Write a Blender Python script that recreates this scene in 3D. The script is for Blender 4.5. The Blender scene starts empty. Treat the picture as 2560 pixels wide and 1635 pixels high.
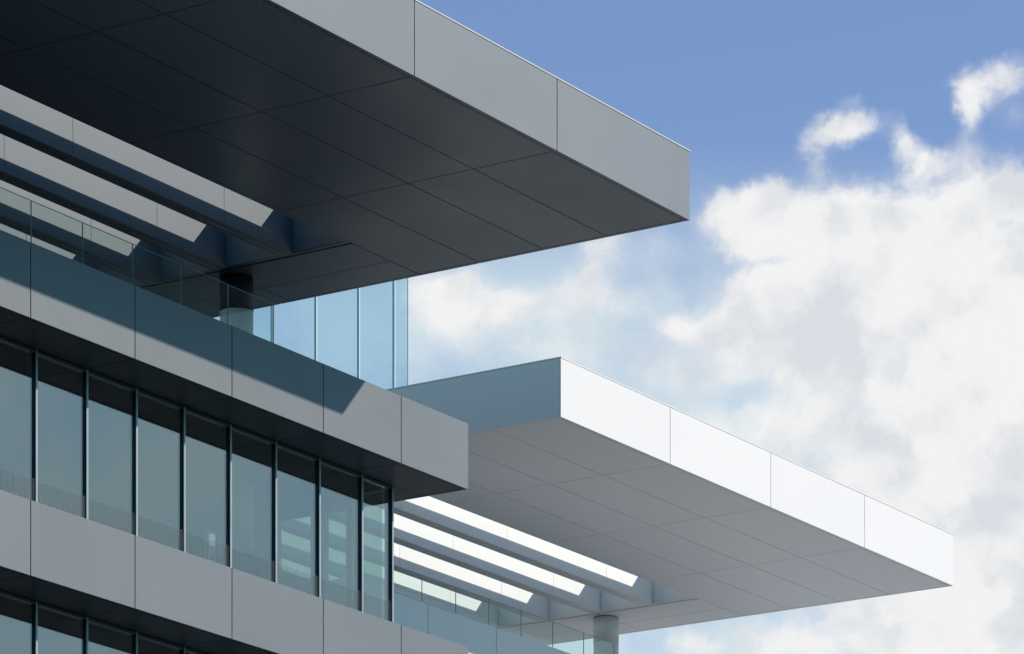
import bpy, bmesh, math, random
from mathutils import Vector
random.seed(7)
S = bpy.context.scene
R = math.radians
ZG = 1.7                       # eye height; design heights below are measured from the eye

# ------------------------------------------------------------------ camera
TH = 33.162                    # heading of the lens, measured from the facade direction (+X)
cam_d = bpy.data.cameras.new('camera')
cam = bpy.data.objects.new('camera', cam_d)
S.collection.objects.link(cam)
S.camera = cam
cam.location = (0, 0, ZG)
cam.rotation_euler = (R(90), 0, R(TH - 90))
cam_d.sensor_width = 36
cam_d.lens = 10948.4 / 2560 * 36
cam_d.shift_y = (4071.7 - 817.5) / 2560
cam_d.clip_start = 0.5
cam_d.clip_end = 8000

# ------------------------------------------------------------------ sun and sky
SUN = Vector((3.17, -5.33, 3.39)).normalized()      # towards the sun
SUN_EL = math.asin(SUN.z)
SUN_AZ = math.atan2(SUN.y, SUN.x)
sun_d = bpy.data.lights.new('sun', 'SUN')
sun_d.energy = 3.7
sun_d.angle = R(0.53)
sun_d.color = (1.0, 0.93, 0.83)
sun = bpy.data.objects.new('sun', sun_d)
sun.rotation_euler = (-SUN).to_track_quat('-Z', 'Y').to_euler()
sun.location = (30, -30, 60)
S.collection.objects.link(sun)

W = bpy.data.worlds.new('World')
S.world = W
W.use_nodes = True
nt = W.node_tree
nt.nodes.clear()
STR = 0.10

def N(tree, typ, **kw):
    n = tree.nodes.new(typ)
    for k, v in kw.items():
        setattr(n, k, v)
    return n

def M(tree, op, a, b=None, c=None, clamp=False):
    n = tree.nodes.new('ShaderNodeMath')
    n.operation = op
    n.use_clamp = clamp
    for i, v in enumerate((a, b, c)):
        if v is None:
            continue
        if isinstance(v, (int, float)):
            n.inputs[i].default_value = v
        else:
            tree.links.new(v, n.inputs[i])
    return n.outputs[0]

def VM(tree, op, a, b=None):
    n = tree.nodes.new('ShaderNodeVectorMath')
    n.operation = op
    for i, v in enumerate((a, b)):
        if v is None:
            continue
        if isinstance(v, (tuple, list)):
            n.inputs[i].default_value = v
        else:
            tree.links.new(v, n.inputs[i])
    return n.outputs['Value'] if op == 'LENGTH' else n.outputs[0]

def smooth(tree, v, lo, hi, a=0.0, b=1.0):
    n = tree.nodes.new('ShaderNodeMapRange')
    n.interpolation_type = 'SMOOTHSTEP'
    tree.links.new(v, n.inputs['Value'])
    n.inputs['From Min'].default_value = lo
    n.inputs['From Max'].default_value = hi
    n.inputs['To Min'].default_value = a
    n.inputs['To Max'].default_value = b
    return n.outputs[0]

def mixc(tree, f, a, b):
    n = tree.nodes.new('ShaderNodeMix')
    n.data_type = 'RGBA'
    for i, v in ((0, f), (6, a), (7, b)):
        if isinstance(v, (int, float)):
            n.inputs[i].default_value = v
        elif isinstance(v, tuple):
            n.inputs[i].default_value = (*v, 1)
        else:
            tree.links.new(v, n.inputs[i])
    return n.outputs[2]

tc = N(nt, 'ShaderNodeTexCoord')
sky = N(nt, 'ShaderNodeTexSky', sky_type='NISHITA', sun_disc=False)
sky.sun_elevation = SUN_EL
sky.sun_rotation = math.pi / 2 - SUN_AZ
sky.altitude = 1200
sky.air_density = 1.0
sky.dust_density = 0.05
sky.ozone_density = 3.0
sp = N(nt, 'ShaderNodeSeparateXYZ')
nt.links.new(tc.outputs['Generated'], sp.inputs[0])
D2 = 180 / math.pi
el = M(nt, 'MULTIPLY', M(nt, 'ARCSINE', sp.outputs[2]), D2)
az = M(nt, 'MULTIPLY', M(nt, 'ARCTAN2', sp.outputs[1], sp.outputs[0]), D2)
cb = N(nt, 'ShaderNodeCombineXYZ')
nt.links.new(az, cb.inputs[0])
nt.links.new(el, cb.inputs[1])
P = cb.outputs[0]                                    # azimuth and elevation in degrees

def noise(tree, vec, scale, detail=6, rough=0.55, lac=2.0):
    n = N(tree, 'ShaderNodeTexNoise')
    n.inputs['Scale'].default_value = scale
    n.inputs['Detail'].default_value = detail
    n.inputs['Roughness'].default_value = rough
    n.inputs['Lacunarity'].default_value = lac
    tree.links.new(vec, n.inputs['Vector'])
    return n

warp = noise(nt, P, 1.1, 6, 0.6)
warp2 = noise(nt, P, 4.0, 5, 0.6)
wv2 = VM(nt, 'MULTIPLY', VM(nt, 'SUBTRACT', warp2.outputs['Color'], (0.5, 0.5, 0.5)), (0.28, 0.24, 0.0))
wv = VM(nt, 'SUBTRACT', warp.outputs['Color'], (0.5, 0.5, 0.5))
Pw = VM(nt, 'ADD', VM(nt, 'ADD', P, wv2), VM(nt, 'MULTIPLY', wv, (0.6, 0.45, 0.0)))

# cumulus banks: azimuth deg, elevation deg, half width, half height, strength
BANKS = [
]
def px(x, y, sx, sy, a):                             # authoring aid: where a bank stands on the sky
    t = x - 1280
    BANKS.append((TH - math.degrees(math.atan(t / 10948.4)),
                  math.degrees(math.atan((4071.7 - y) / math.hypot(10948.4, t))), sx / 191, sy / 191, a))
for b in [(2060, 570, 190, 90, 1.3), (2270, 610, 170, 100, 1.3), (2510, 520, 100, 90, 1.3), (2420, 690, 260, 170, 1.3),
          (1910, 500, 60, 45, .7), (1890, 590, 70, 60, .9),
          (1885, 765, 75, 72, 1.3), (1910, 850, 150, 60, 1.0), (1740, 820, 100, 28, .6),
          (2110, 800, 240, 130, 1.3), (2480, 820, 200, 200, 1.3), (1785, 522, 42, 42, .8),
          (2140, 295, 70, 32, .8), (2080, 325, 60, 34, .85), (2030, 370, 42, 34, .7), (2045, 415, 30, 30, .5),
          (2130, 235, 40, 16, .28), (2250, 345, 34, 34, .6), (2290, 405, 50, 40, .7), (2370, 400, 90, 30, .38), (2240, 230, 20, 60, .12),
          (2420, 280, 30, 60, .6), (2450, 215, 60, 42, .75), (2545, 190, 50, 40, .6), (2540, 300, 50, 40, .3),
          (1490, 620, 62, 80, 1.0), (1440, 740, 90, 70, .5), (1130, 745, 130, 75, 1.25), (1290, 770, 70, 40, .7),
          (1640, 630, 80, 60, .35), (1590, 770, 120, 50, .35), (1350, 870, 240, 60, .55), (1900, 668, 60, 24, -.5),
          (2100, 960, 190, 70, .6), (1700, 940, 180, 60, .55), (2330, 1000, 80, 50, .4),
          (1900, 1060, 220, 45, .65), (2250, 1180, 300, 100, 1.1), (2500, 1140, 110, 90, .9), (2450, 1480, 280, 280, 1.5),
          (2150, 1620, 240, 120, .9), (1860, 1640, 90, 70, .6), (1720, 1610, 60, 50, .7)]:
    px(*b)
acc = None
for (a_, e_, sx, sy, amp) in BANKS:
    d = VM(nt, 'LENGTH', VM(nt, 'MULTIPLY', VM(nt, 'SUBTRACT', Pw, (a_, e_, 0)), (1 / sx, 1 / sy, 0)))
    g = M(nt, 'MULTIPLY', M(nt, 'EXPONENT', M(nt, 'MULTIPLY', M(nt, 'POWER', d, 2.2), -0.85)), amp)
    acc = g if acc is None else M(nt, 'ADD', acc, g)
fb = noise(nt, VM(nt, 'MULTIPLY', Pw, (1.0, 1.35, 1.0)), 0.95, 11, 0.62)
fb2 = noise(nt, VM(nt, 'ADD', P, (31.0, 7.0, 3.0)), 0.33, 4, 0.5)
brk = M(nt, 'ADD', M(nt, 'MULTIPLY', M(nt, 'SUBTRACT', fb.outputs['Fac'], 0.5), 2.3), 0.92)
dens = M(nt, 'MULTIPLY', M(nt, 'MINIMUM', acc, 1.7), brk)
dens = M(nt, 'ADD', dens, M(nt, 'MULTIPLY', M(nt, 'SUBTRACT', fb2.outputs['Fac'], 0.5), 0.25))
mask = smooth(nt, dens, 0.12, 1.0)
# scattered fair-weather clouds in the rest of the sky
P3 = noise(nt, tc.outputs['Generated'], 3.2, 6, 0.55)
rest = smooth(nt, P3.outputs['Fac'], 0.66, 0.80, 0.0, 0.5)
front = smooth(nt, VM(nt, 'LENGTH', VM(nt, 'SUBTRACT', P, (33.0, 16.0, 0.0))), 14.0, 40.0)
away = smooth(nt, VM(nt, 'LENGTH', VM(nt, 'SUBTRACT', P, (33.0, 16.0, 0.0))), 11.0, 16.0)
mask = M(nt, 'MAXIMUM', mask, M(nt, 'MULTIPLY', rest, away))
# cloud body: white tops, soft grey hollows
shade = noise(nt, VM(nt, 'ADD', Pw, (5.0, 2.0, 9.0)), 0.9, 5, 0.5)
sh = smooth(nt, shade.outputs['Fac'], 0.33, 0.56)
cl = mixc(nt, sh, (0.70 / STR, 0.73 / STR, 0.775 / STR), (0.895 / STR, 0.895 / STR, 0.895 / STR))
# thin veil low in the sky
veil_n = noise(nt, VM(nt, 'ADD', P, (11.0, 4.0, 2.0)), 0.5, 5, 0.55)
veil = smooth(nt, el, 16.4, 18.9, 0.92, 0.0)
veil = M(nt, 'MULTIPLY', veil, smooth(nt, veil_n.outputs['Fac'], 0.3, 0.6, 0.55, 1.0))
tint = N(nt, 'ShaderNodeMix', data_type='RGBA', blend_type='MULTIPLY')
tint.inputs[0].default_value = 1
nt.links.new(sky.outputs[0], tint.inputs[6])
nt.links.new(mixc(nt, front, (1.78, 1.62, 1.66), (0.50, 1.14, 1.22)), tint.inputs[7])  # sky brightened ahead and turned bluer elsewhere to cool the shade
veil = M(nt, 'MULTIPLY', veil, M(nt, 'SUBTRACT', 1.0, front))
glow = smooth(nt, VM(nt, 'LENGTH', VM(nt, 'MULTIPLY', VM(nt, 'SUBTRACT', P, (-34.0, 15.0, 0.0)), (1.0, 1.3, 0))), 9.0, 16.0, 0.85, 0.0)  # pale patch added outside the view for the windows to mirror
west = smooth(nt, VM(nt, 'LENGTH', VM(nt, 'MULTIPLY', VM(nt, 'SUBTRACT', P, (150.0, 25.0, 0.0)), (0.6, 1.2, 0))), 18.0, 34.0, 0.75, 0.0)  # pale bank added outside the view to brighten the left end faces
glow = M(nt, 'MULTIPLY', glow, smooth(nt, veil_n.outputs['Fac'], 0.30, 0.62, 0.80, 1.08))
veil = M(nt, 'MAXIMUM', M(nt, 'MAXIMUM', veil, glow), west)
base = mixc(nt, veil, tint.outputs[2], (0.63 / STR, 0.755 / STR, 0.82 / STR))
col = mixc(nt, mask, base, cl)
bg = N(nt, 'ShaderNodeBackground')
bg.inputs['Strength'].default_value = STR
nt.links.new(col, bg.inputs['Color'])
wo = N(nt, 'ShaderNodeOutputWorld')
nt.links.new(bg.outputs[0], wo.inputs[0])
W.cycles.sampling_method = 'MANUAL'
W.cycles.sample_map_resolution = 1024

S.view_settings.view_transform = 'Standard'
S.view_settings.look = 'None'
S.view_settings.exposure = 0
S.view_settings.gamma = 1
S.render.engine = 'CYCLES'
S.cycles.use_denoising = True
S.cycles.max_bounces = 10
S.cycles.transparent_max_bounces = 16
S.cycles.sample_clamp_indirect = 6
S.cycles.caustics_reflective = False
S.cycles.caustics_refractive = False

# ------------------------------------------------------------------ materials
def pmat(name, col, rough=0.5, spec=0.4, metal=0.0, var=0.05, scale=1.5, bump=0.0, bscale=60.0, grain=0.0):
    m = bpy.data.materials.new(name)
    m.use_nodes = True
    t = m.node_tree
    p = t.nodes['Principled BSDF']
    p.inputs['Roughness'].default_value = rough
    p.inputs['Specular IOR Level'].default_value = spec
    p.inputs['Metallic'].default_value = metal
    tcn = N(t, 'ShaderNodeTexCoord')
    geo = N(t, 'ShaderNodeNewGeometry')
    oi = N(t, 'ShaderNodeObjectInfo')
    n1 = noise(t, geo.outputs['Position'], scale, 6, 0.6)
    f = M(t, 'MULTIPLY', M(t, 'SUBTRACT', n1.outputs['Fac'], 0.5), var * 3)
    f = M(t, 'ADD', f, M(t, 'MULTIPLY', M(t, 'SUBTRACT', oi.outputs['Random'], 0.5), var * 1.3))
    stv = noise(t, VM(t, 'MULTIPLY', geo.outputs['Position'], (5.0, 5.0, 0.35)), 1.0, 5, 0.6)
    f = M(t, 'ADD', f, M(t, 'MULTIPLY', M(t, 'SUBTRACT', stv.outputs['Fac'], 0.5), var * 1.2))
    if grain:
        n2 = noise(t, geo.outputs['Position'], 38.0, 3, 0.7)
        f = M(t, 'ADD', f, M(t, 'MULTIPLY', M(t, 'SUBTRACT', n2.outputs['Fac'], 0.5), grain * 2))
    f = M(t, 'ADD', f, 1.0)
    mul = N(t, 'ShaderNodeVectorMath', operation='MULTIPLY')
    mul.inputs[0].default_value = col
    cmb = N(t, 'ShaderNodeCombineXYZ')
    for i in range(3):
        t.links.new(f, cmb.inputs[i])
    t.links.new(cmb.outputs[0], mul.inputs[1])
    t.links.new(mul.outputs[0], p.inputs['Base Color'])
    r = M(t, 'ADD', M(t, 'MULTIPLY', M(t, 'SUBTRACT', n1.outputs['Fac'], 0.5), 0.25), rough)
    t.links.new(r, p.inputs['Roughness'])
    if bump:
        nb = noise(t, geo.outputs['Position'], bscale, 3, 0.5)
        b = N(t, 'ShaderNodeBump')
        b.inputs['Strength'].default_value = bump
        b.inputs['Distance'].default_value = 0.01
        t.links.new(nb.outputs['Fac'], b.inputs['Height'])
        t.links.new(b.outputs[0], p.inputs['Normal'])
    return m

def glassmat(name, tint_, refl, rcol=(0.9, 0.97, 1.0), rough=0.0, wave=0.0):
    m = bpy.data.materials.new(name)
    m.use_nodes = True
    t = m.node_tree
    t.nodes.clear()
    tr = N(t, 'ShaderNodeBsdfTransparent')
    tr.inputs[0].default_value = (*tint_, 1)
    gl = N(t, 'ShaderNodeBsdfGlossy')
    gl.inputs['Color'].default_value = (*rcol, 1)
    gl.inputs['Roughness'].default_value = rough
    if wave:
        geo = N(t, 'ShaderNodeNewGeometry')
        nb = noise(t, geo.outputs['Position'], 0.7, 2, 0.4)
        b = N(t, 'ShaderNodeBump')
        b.inputs['Strength'].default_value = wave
        b.inputs['Distance'].default_value = 0.02
        t.links.new(nb.outputs['Fac'], b.inputs['Height'])
        t.links.new(b.outputs[0], gl.inputs['Normal'])
    g2 = N(t, 'ShaderNodeNewGeometry')
    dt = N(t, 'ShaderNodeVectorMath', operation='DOT_PRODUCT')
    t.links.new(g2.outputs['Incoming'], dt.inputs[0])
    t.links.new(g2.outputs['Normal'], dt.inputs[1])
    sch = M(t, 'MULTIPLY', M(t, 'POWER', M(t, 'SUBTRACT', 1.0, M(t, 'ABSOLUTE', dt.outputs['Value']), clamp=True), 5.0), 0.96)
    fac = M(t, 'ADD', sch, 0.02 + refl, clamp=True)
    mx = N(t, 'ShaderNodeMixShader')
    t.links.new(fac, mx.inputs[0])
    t.links.new(tr.outputs[0], mx.inputs[1])
    t.links.new(gl.outputs[0], mx.inputs[2])
    o = N(t, 'ShaderNodeOutputMaterial')
    t.links.new(mx.outputs[0], o.inputs[0])
    return m

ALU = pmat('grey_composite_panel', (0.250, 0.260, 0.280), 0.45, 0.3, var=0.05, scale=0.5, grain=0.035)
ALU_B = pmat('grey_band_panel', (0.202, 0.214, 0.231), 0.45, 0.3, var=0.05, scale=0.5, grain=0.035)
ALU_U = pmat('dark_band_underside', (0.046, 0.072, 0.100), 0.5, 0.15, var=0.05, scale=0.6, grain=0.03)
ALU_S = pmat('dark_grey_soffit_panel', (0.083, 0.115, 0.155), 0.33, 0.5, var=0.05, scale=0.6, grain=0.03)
WHT = pmat('white_composite_panel', (0.865, 0.80, 0.785), 0.5, 0.3, var=0.008, scale=0.5, grain=0.008)
WHT_B = pmat('white_beam_cladding', (0.885, 0.885, 0.855), 0.5, 0.3, var=0.008, scale=0.5, grain=0.008)
ALU_L = pmat('grey_beam_cladding', (0.232, 0.255, 0.272), 0.5, 0.25, var=0.04, scale=0.5, grain=0.03)
WHT_S = pmat('white_soffit_panel', (0.87, 0.88, 0.89), 0.5, 0.3, var=0.012, scale=0.5, grain=0.008)
DRK = pmat('dark_joint_backing', (0.02, 0.022, 0.025), 0.8, 0.1)
MIDJ = pmat('grey_joint_backing', (0.34, 0.34, 0.34), 0.8, 0.1)
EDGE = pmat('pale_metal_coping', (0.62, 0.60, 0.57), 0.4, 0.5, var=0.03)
MUL = pmat('anodised_mullion', (0.42, 0.45, 0.47), 0.38, 0.5, metal=0.3, var=0.03)
MULD = pmat('dark_anodised_frame', (0.045, 0.075, 0.09), 0.4, 0.5, var=0.03)
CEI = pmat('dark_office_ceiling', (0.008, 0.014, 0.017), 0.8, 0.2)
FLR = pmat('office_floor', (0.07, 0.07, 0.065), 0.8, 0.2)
DCK = pmat('terrace_paving', (0.42, 0.40, 0.38), 0.85, 0.2, var=0.06)
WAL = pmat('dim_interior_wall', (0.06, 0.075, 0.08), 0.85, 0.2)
SCR = bpy.data.materials.new('fine_metal_mesh')
SCR.use_nodes = True
_t = SCR.node_tree
_p = _t.nodes['Principled BSDF']
_p.inputs['Base Color'].default_value = (0.13, 0.16, 0.175, 1)
_p.inputs['Roughness'].default_value = 0.5
_g = N(_t, 'ShaderNodeNewGeometry')
_s = N(_t, 'ShaderNodeSeparateXYZ')
_t.links.new(_g.outputs['Position'], _s.inputs[0])
_h = M(_t, 'ADD', M(_t, 'MULTIPLY', M(_t, 'SINE', M(_t, 'MULTIPLY', _s.outputs[2], 6.2832 / 0.05)), 0.05), 0.10)
_v = M(_t, 'MULTIPLY', M(_t, 'SINE', M(_t, 'MULTIPLY', _s.outputs[0], 6.2832 / 0.16)), 0.03)
_t.links.new(M(_t, 'ADD', _h, _v), _p.inputs['Alpha'])
COL_D = pmat('dark_column_shade', (0.035, 0.045, 0.055), 0.5, 0.3, var=0.04)  # dark tone stands in for roof shade on the column top
CGR = pmat('grey_column_shade', (0.80, 0.80, 0.80), 0.6, 0.3, var=0.03)
COL_L = pmat('pale_column_lit', (0.88, 0.86, 0.84), 0.6, 0.3, var=0.02)  # pale tone stands in for light on the lower column
GL_W = glassmat('window_glass', (0.69, 0.80, 0.775), 0.20, (0.89, 0.96, 0.97), wave=0.004)
GL_R = glassmat('railing_glass', (0.90, 0.955, 0.94), 0.0, (0.8, 0.95, 0.95))
GL_E = pmat('green_glass_edge', (0.24, 0.36, 0.38), 0.2, 0.5)
GL_T = glassmat('tower_glass', (0.78, 0.875, 0.93), 0.0, (0.75, 0.95, 1.0), wave=0.01)
TWM = pmat('tower_mullion', (0.62, 0.76, 0.82), 0.5, 0.4)
PAV = pmat('pale_stone_paving', (0.63, 0.61, 0.58), 0.85, 0.2, var=0.08, scale=0.3, grain=0.06)
ASP = pmat('asphalt', (0.018, 0.021, 0.026), 0.9, 0.2, var=0.08, scale=0.4, grain=0.1)
GRD = pmat('grass_ground', (0.016, 0.024, 0.016), 0.95, 0.1, var=0.2, scale=0.2, grain=0.2)

# ------------------------------------------------------------------ helpers
def link(o, parent=None):
    S.collection.objects.link(o)
    if parent:
        o.parent = parent
    return o

def empty(name, loc, label, cat, group=None):
    o = bpy.data.objects.new(name, None)
    o.location = loc
    o.empty_display_size = 0.5
    link(o)
    o['label'] = label
    o['category'] = cat
    if group:
        o['group'] = group
    return o

class MB:
    def __init__(self):
        self.bm = bmesh.new()
        self.mi = []
    def box(self, x0, x1, y0, y1, z0, z1, mi=0):
        b = self.bm
        v = [b.verts.new(p) for p in ((x0, y0, z0), (x1, y0, z0), (x1, y1, z0), (x0, y1, z0),
                                      (x0, y0, z1), (x1, y0, z1), (x1, y1, z1), (x0, y1, z1))]
        for q in ((3, 2, 1, 0), (4, 5, 6, 7), (0, 1, 5, 4), (1, 2, 6, 5), (2, 3, 7, 6), (3, 0, 4, 7)):
            f = b.faces.new([v[i] for i in q])
            f.material_index = mi
        return self
    def cyl(self, x, y, r, z0, z1, n=48, mi=0):
        b = self.bm
        lo = [b.verts.new((x + r * math.cos(6.28318531 * i / n), y + r * math.sin(6.28318531 * i / n), z0)) for i in range(n)]
        hi = [b.verts.new((v.co.x, v.co.y, z1)) for v in lo]
        for i in range(n):
            f = b.faces.new((lo[i], lo[(i + 1) % n], hi[(i + 1) % n], hi[i]))
            f.smooth = True
            f.material_index = mi
        b.faces.new(lo[::-1]).material_index = mi
        b.faces.new(hi).material_index = mi
        return self
    def build(self, name, mats, parent=None, bevel=0.0, origin=None):
        if bevel:
            es = [e for e in self.bm.edges if e.calc_length() > bevel * 6]
            bmesh.ops.bevel(self.bm, geom=es, offset=bevel, segments=1, affect='EDGES', profile=0.5)
        bmesh.ops.recalc_face_normals(self.bm, faces=self.bm.faces)
        # put the origin at the middle of the base of the mesh
        vs = [v.co for v in self.bm.verts]
        o = Vector(((min(v.x for v in vs) + max(v.x for v in vs)) / 2,
                    (min(v.y for v in vs) + max(v.y for v in vs)) / 2, min(v.z for v in vs)))
        bmesh.ops.translate(self.bm, verts=self.bm.verts, vec=-o)
        me = bpy.data.meshes.new(name)
        self.bm.to_mesh(me)
        self.bm.free()
        for m in (mats if isinstance(mats, (list, tuple)) else [mats]):
            me.materials.append(m)
        ob = bpy.data.objects.new(name, me)
        link(ob, parent)
        base = Vector((0, 0, 0))
        q = parent
        while q:
            base = base + Vector(q.location)
            q = q.parent
        ob.location = o - base
        return ob

def struct(o):
    o['kind'] = 'structure'
    return o

# ------------------------------------------------------------------ ground
struct(MB().box(-3000, 3000, -3000, 3000, -1.0, 0.0).build('ground', GRD))
struct(MB().box(-60, 78, -70, 44.9, 0.0, 0.06).build('road', ASP))  # unseen; laid dark to limit light bounced under the grey wing
struct(MB().box(78.0, 190, -60, 150, 0.0, 0.14).build('paving', PAV))  # unseen; laid pale on this side to bounce light onto the white soffit

# ------------------------------------------------------------------ one office wing
FLOOR = 4.174
def wing(label, dx, dy, x_left, A_joints, B_joints, rail_end, rail_top, mats, col_mats, detail):
    """Coordinates are those of the near wing; dx, dy move the whole wing."""
    SK, SO, JN, BK, DK, SU, BM = mats
    root = empty('office_building', ((x_left + 67) / 2 + dx, 52 + dy, 0), label, 'building', 'wings of the office building')
    XR = 67.0                                           # right end of the roof
    XB = 67.88                                          # right end of the balcony bands
    YA, YB, YG, YK = 40.0, 45.33, 46.42, 58.0
    ZS, ZT, ZBM = 25.074 + ZG, 26.296 + ZG, 26.06 + ZG
    XL = x_left
    def bx(mb, x0, x1, y0, y1, z0, z1, mi=0):
        mb.box(x0 + dx, x1 + dx, y0 + dy, y1 + dy, z0, z1, mi)
        return mb
    G = 0.010                                           # half a joint
    OX0, OX1, OY0 = XL + 2.3, 64.69, 45.887             # the louvred opening in the roof
    NB = 6
    PITCH, BW = 1.513, 0.31
    OY1 = OY0 + NB * PITCH - 0.35
    # ---- roof: hidden core
    core = MB()
    d = 0.035
    bx(core, XL + d, XR - d, YA + d, OY0 - d, ZS + d, ZBM - 0.01)
    bx(core, XL + d, OX0 - d, OY0 - d, OY1 + d, ZS + d, ZBM - 0.01)
    bx(core, OX1 + d, XR - d, OY0 - d, OY1 + d, ZS + d, ZBM - 0.01)
    bx(core, XL + d, XR - d, OY1 + d, YK - d, ZS + d, ZBM - 0.01)
    roof = core.build('roof', JN, root)
    # fascia panels, front / left / right / back
    fx = [XL] + [j for j in A_joints if j > XL + 0.5] + [XR]
    for a, b in zip(fx[:-1], fx[1:]):
        bx(MB(), a + (G if a > XL else 0), b - (G if b < XR else 0), YA, YA + 0.03, ZS, ZT).build('fascia_panel', SK, roof, bevel=0.003)
    n = 4
    for i in range(n):
        y0 = YA + 0.032 + (YK - YA - 0.064) * i / n
        y1 = YA + 0.032 + (YK - YA - 0.064) * (i + 1) / n
        if detail == 'white' or i == 0:
            pass
        bx(MB(), XR - 0.03, XR, y0 + (G if i else 0), y1 - (G if i < n - 1 else 0), ZS, ZT).build('fascia_panel', SK, roof)
    bx(MB(), XL, XL + 0.03, YA + 0.032, YK - 0.032, ZS, ZT).build('fascia_panel', SK, roof)
    bx(MB(), XL, XR, YK - 0.03, YK, ZS, ZT).build('fascia_panel', SK, roof)
    # coping on top of the fascia and roof deck
    cp = MB()
    bx(cp, XL - 0.012, XR + 0.012, YA - 0.012, YA + 0.30, ZT, ZT + 0.022)
    bx(cp, XL - 0.012, XL + 0.30, YA + 0.30, YK + 0.01, ZT, ZT + 0.022)
    bx(cp, XR - 0.30, XR + 0.012, YA + 0.30, YK + 0.01, ZT, ZT + 0.022)
    cp.build('coping', EDGE if detail == 'grey' else SK, roof)
    # drip border round the soffit
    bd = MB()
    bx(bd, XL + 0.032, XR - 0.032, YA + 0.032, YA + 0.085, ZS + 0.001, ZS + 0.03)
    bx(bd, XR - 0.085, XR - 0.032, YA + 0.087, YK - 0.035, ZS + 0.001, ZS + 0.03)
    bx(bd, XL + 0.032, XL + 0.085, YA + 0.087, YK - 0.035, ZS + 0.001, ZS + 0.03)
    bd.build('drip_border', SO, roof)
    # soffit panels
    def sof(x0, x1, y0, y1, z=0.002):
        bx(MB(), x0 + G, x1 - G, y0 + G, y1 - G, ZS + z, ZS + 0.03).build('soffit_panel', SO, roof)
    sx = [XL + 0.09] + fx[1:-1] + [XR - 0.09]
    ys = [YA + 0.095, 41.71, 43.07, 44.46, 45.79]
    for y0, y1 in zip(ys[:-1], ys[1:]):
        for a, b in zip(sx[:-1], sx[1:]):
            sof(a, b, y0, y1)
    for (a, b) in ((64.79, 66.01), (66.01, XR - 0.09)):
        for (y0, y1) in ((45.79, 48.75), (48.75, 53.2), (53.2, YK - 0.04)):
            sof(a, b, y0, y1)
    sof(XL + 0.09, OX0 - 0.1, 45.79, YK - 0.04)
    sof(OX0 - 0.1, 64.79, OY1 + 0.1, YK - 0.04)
    # frame strip round the opening, and its lining
    fr = MB()
    bx(fr, OX0 - 0.08, OX1 + 0.08, 45.81, OY0, ZS + 0.012, ZS + 0.034)
    bx(fr, OX1, OX1 + 0.08, OY0, OY1, ZS + 0.012, ZS + 0.034)
    bx(fr, OX0 - 0.08, OX0, OY0, OY1, ZS + 0.012, ZS + 0.034)
    fr.build('opening_frame', SO, roof)
    ln = MB()
    bx(ln, OX0, OX1, OY0 - 0.034, OY0 - 0.002, ZS + 0.035, ZBM)
    bx(ln, OX1 + 0.002, OX1 + 0.034, OY0, OY1, ZS + 0.035, ZBM)
    bx(ln, OX0 - 0.034, OX0 - 0.002, OY0, OY1, ZS + 0.035, ZBM)
    bx(ln, OX0, OX1, OY1 + 0.002, OY1 + 0.034, ZS + 0.035, ZBM)
    bx(ln, 64.43, OX1 + 0.03, OY0, OY1, ZBM, ZBM + 0.02)  # hidden flange added to trim the sunlit end of the slots
    ln.build('opening_lining', BM, roof)
    # beams: clad in panels, with an open groove along the underside
    bxs = [OX0 + 0.004] + [j for j in A_joints if j > OX0 + 0.5] + [OX1 - 0.004]
    for k in range(NB - 1):
        y = 47.05 + k * PITCH
        m = MB()
        bx(m, OX0 + 0.004, OX1 - 0.004, y + 0.02, y + BW - 0.02, ZS + 0.05, ZBM - 0.03, 1)
        for a, b in zip(bxs[:-1], bxs[1:]):
            a2, b2 = a + 0.006, b - 0.006
            bx(m, a2, b2, y, y + 0.02, ZS, ZBM)                      # front face
            bx(m, a2, b2, y + BW - 0.02, y + BW, ZS, ZBM)            # back face
            bx(m, a2, b2, y + 0.021, y + 0.165, ZS + 0.001, ZS + 0.02, 2)
            bx(m, a2, b2, y + 0.180, y + BW - 0.021, ZS + 0.001, ZS + 0.02, 2)
            bx(m, a2, b2, y + 0.021, y + BW - 0.021, ZBM - 0.02, ZBM)
        bx(m, 62.1, OX1 - 0.01, y + 0.168, y + 0.177, ZS - 0.002, ZS + 0.03, 3)  # pale strip paints the bright line of light along the groove
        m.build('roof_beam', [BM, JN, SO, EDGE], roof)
    # ---- round column under the roof's end
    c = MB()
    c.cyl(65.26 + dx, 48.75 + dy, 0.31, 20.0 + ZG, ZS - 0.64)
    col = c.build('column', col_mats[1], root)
    MB().cyl(65.26 + dx, 48.75 + dy, 0.315, ZS - 0.64, ZS - 0.03).build('column_shaded_top', col_mats[0], col)  # added sleeve; its darker colour paints the shade at the column top
    MB().cyl(65.26 + dx, 48.75 + dy, 0.302, ZS - 0.03, ZS + 0.03).build('shadow_gap', JN, col)
    # ---- floors
    jb = [XL] + [j for j in B_joints if j > XL + 0.5] + [XB]
    mx = [66.95, 65.97, 64.63, 63.29, 61.94, 60.60, 59.26, 57.91, 56.57]
    while mx[-1] > XL + 1.5:
        mx.append(mx[-1] - 1.343)
    XGL = 66.95
    for fl in range(6):
        zt = 22.459 + ZG - FLOOR * fl
        zb = zt - 1.225
        slab = MB()
        bx(slab, XL + 0.04, XB - 0.035, YB + 0.035, YK - 0.1, zb + 0.035, zt - 0.25)
        bx(slab, XL + 0.04, XB - 0.035, YB + 0.035, YB + 0.12, zt - 0.25, zt - 0.02)
        band = slab.build('balcony_band', JN, root)
        for a, b in zip(jb[:-1], jb[1:]):
            bx(MB(), a + (G if a > XL else 0), b - (G if b < XB else 0), YB, YB + 0.03, zb, zt).build('fascia_panel', BK, band, bevel=0.003)
        bx(MB(), XB - 0.03, XB, YB + 0.032, YK - 0.1, zb, zt).build('fascia_panel', BK, band)
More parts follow.
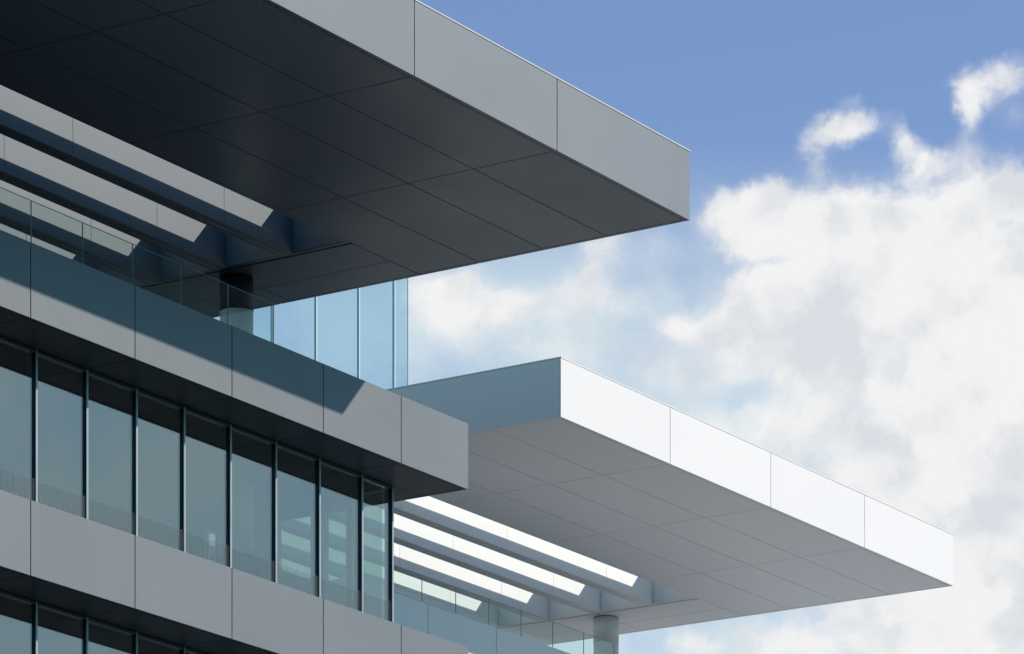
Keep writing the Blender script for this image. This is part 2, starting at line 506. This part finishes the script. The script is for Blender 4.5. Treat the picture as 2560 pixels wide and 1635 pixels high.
        bx(MB(), XL, XL + 0.03, YB + 0.032, YK - 0.1, zb, zt).build('fascia_panel', BK, band)
        bb = MB()
        bx(bb, XL + 0.032, XB - 0.032, YB + 0.032, YB + 0.075, zb + 0.001, zb + 0.03)
        bx(bb, XB - 0.075, XB - 0.032, YB + 0.077, YK - 0.11, zb + 0.001, zb + 0.03)
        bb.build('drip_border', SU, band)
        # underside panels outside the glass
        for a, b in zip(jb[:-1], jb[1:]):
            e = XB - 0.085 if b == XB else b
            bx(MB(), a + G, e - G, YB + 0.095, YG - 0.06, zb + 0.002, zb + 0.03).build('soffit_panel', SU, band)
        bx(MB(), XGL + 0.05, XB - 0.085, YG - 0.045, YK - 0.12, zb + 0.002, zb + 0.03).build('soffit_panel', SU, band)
        if fl >= 5:
            continue
        # ---- storey below this band: glazing between zb and the next band's top
        z0 = zt - FLOOR - 0.25                          # floor level of the storey
        z1 = zb
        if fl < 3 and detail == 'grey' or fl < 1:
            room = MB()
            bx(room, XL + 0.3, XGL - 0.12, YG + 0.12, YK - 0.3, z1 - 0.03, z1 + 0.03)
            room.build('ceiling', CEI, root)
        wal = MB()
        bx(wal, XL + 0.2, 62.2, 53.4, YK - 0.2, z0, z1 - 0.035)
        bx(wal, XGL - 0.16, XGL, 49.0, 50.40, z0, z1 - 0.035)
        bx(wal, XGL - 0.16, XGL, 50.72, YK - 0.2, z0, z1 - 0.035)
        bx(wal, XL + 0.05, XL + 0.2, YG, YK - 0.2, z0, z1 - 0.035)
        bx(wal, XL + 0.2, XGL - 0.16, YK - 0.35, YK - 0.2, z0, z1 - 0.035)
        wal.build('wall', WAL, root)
        # head and sill rails of the curtain wall
        hr = MB()
        bx(hr, XL + 0.05, XGL, YG - 0.035, YG + 0.10, z1 - 0.055, z1 - 0.002)
        bx(hr, XL + 0.05, XGL, YG - 0.035, YG + 0.10, z0 + 0.002, z0 + 0.06)
        bx(hr, XGL - 0.1, XGL, YG + 0.10, 49.0, z1 - 0.055, z1 - 0.002)
        hr.build('glazing_rail', MULD, root)
        for i in range(len(mx) - 1):
            xr, xl = mx[i], mx[i + 1]
            # pane belongs to the window, whose frame is the mullion on its right
            m = MB()
            # dark cheek in front, pale nosing, deep inner leg
            bx(m, xr - 0.045, xr - 0.003, YG - 0.032, YG + 0.13, z0 + 0.062, z1 - 0.057, 0)
            bx(m, xr - 0.045, xr - 0.027, YG - 0.048, YG - 0.034, z0 + 0.062, z1 - 0.003, 1)
            bx(m, xr - 0.021, xr - 0.003, YG - 0.048, YG - 0.034, z0 + 0.062, z1 - 0.003, 1)
            w = m.build('window', [MULD, MUL], root)
            bx(MB(), xl + 0.002, xr - 0.05, YG, YG + 0.018, z0 + 0.062, z1 - 0.057).build('pane', GL_W, w)
            if detail == 'grey' and fl < 2:
                s = bx(MB(), xl + 0.004, xr - 0.05, YG - 0.028, YG - 0.024, z0 + 0.25, zt - FLOOR + 0.80)
                s.build('mesh_screen', SCR, w)
        # side glazing of the right end
        for (y0, y1) in ((YG + 0.20, 47.25), (47.40, 47.88), (48.22, 48.98), (50.42, 50.70)):
            w = bx(MB(), XGL - 0.11, XGL + 0.03, y1, y1 + (0.13 if y1 < 48 else 0.02), z0 + 0.062, z1 - 0.057).build('window', MULD, root)
            bx(MB(), XGL - 0.03, XGL - 0.012, y0, y1, z0 + 0.062, z1 - 0.057).build('pane', GL_W, w)
        if fl == 0:
            bx(MB(), XGL - 0.11, XGL - 0.02, 48.0, 48.2, z0 + 0.062, z1 - 0.057).build('pilaster', WAL, root)
    # terrace deck and parapet gutter on the top floor
    bx(MB(), XL + 0.04, XB - 0.04, YB + 0.12, YK - 0.1, 22.459 + ZG - 0.25, 22.459 + ZG - 0.20).build('terrace_deck', DK, root)
    bx(MB(), XL + 1, 55.0, 55.2, YK - 1, 22.459 + ZG - 0.20, ZS).build('added_terrace_wall', WAL, root)  # unseen wall added behind the terrace for its effect on the light
    # ---- glass balustrade
    bal = bx(MB(), XL + 0.1, rail_end, YB + 0.32, YB + 0.38, 22.459 + ZG - 0.22, 22.459 + ZG - 0.08).build('balustrade', MUL, root)
    x = rail_end
    while x > XL + 1:
        g = MB()
        bx(g, x - 1.335 + 0.006, x - 0.006, YB + 0.343, YB + 0.357, 22.459 + ZG - 0.078, rail_top + ZG)
        bx(g, x - 0.0045, x + 0.0045, YB + 0.341, YB + 0.359, 22.459 + ZG - 0.078, rail_top + ZG, 1)
        bx(g, x - 1.335 + 0.006, x - 0.006, YB + 0.343, YB + 0.357, rail_top + ZG + 0.0005, rail_top + ZG + 0.008, 1)
        g.build('glass_panel', [GL_R, GL_E], bal)
        x -= 1.335
    return root

wing('near grey office wing with a big dark underside roof and bands of tinted windows', 0, 0, 36.0,
     [40.9, 45.26, 49.62, 53.98, 58.335, 62.614], [38.9, 41.6, 44.3, 47.0, 49.7, 52.4, 55.12, 57.85, 60.55, 63.25, 65.685],
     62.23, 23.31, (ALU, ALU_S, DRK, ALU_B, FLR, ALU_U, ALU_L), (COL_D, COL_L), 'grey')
wing('far white office wing whose bright overhanging roof ends at the right', 26.95, 8.716, 49.45,
     [53.83, 58.18, 62.555], [52.4, 55.12, 57.85, 60.55, 63.25, 65.685],
     60.68, 23.19, (WHT, WHT_S, MIDJ, WHT, DCK, WHT_S, WHT_B), (CGR, COL_L), 'white')

# ------------------------------------------------------------------ glass tower behind
def tower():
    Y = 76.0
    k = Y / 50.0
    xs = [68.08 * k, 69.52 * k, 70.97 * k, 72.20 * k, 72.68 * k]
    while xs[0] > 94:
        xs.insert(0, xs[0] - 1.44 * k)
    root = empty('glass_tower', ((xs[0] + xs[-1]) / 2, Y + 3, 0), 'pale blue see-through glass tower behind the two office wings', 'tower')
    H = 52.0
    for i in range(1, len(xs)):
        w = MB().box(xs[i] - 0.022, xs[i] + 0.022, Y - 0.03, Y + 0.05, 0, H).build('mullion', TWM, root) if i < len(xs) - 1 else \
            MB().box(xs[i] - 0.01, xs[i] + 0.01, Y - 0.01, Y + 0.01, 0, H).build('mullion', GL_E, root)
        MB().box(xs[i - 1] + 0.04, xs[i] - 0.04, Y - 0.01, Y + 0.01, 0, H).build('pane', GL_T, w)
    MB().box(xs[0], xs[-1] - 0.1, Y + 0.06, Y + 0.30, H, H + 0.4).build('roof_edge', TWM, root)
    f = MB()
    for i in range(1, 7):
        f.box(xs[0], xs[-3], Y + 6.0, Y + 6.2, i * 4.0, i * 4.0 + 0.2)
    f.build('floor_edge', TWM, root)
tower()
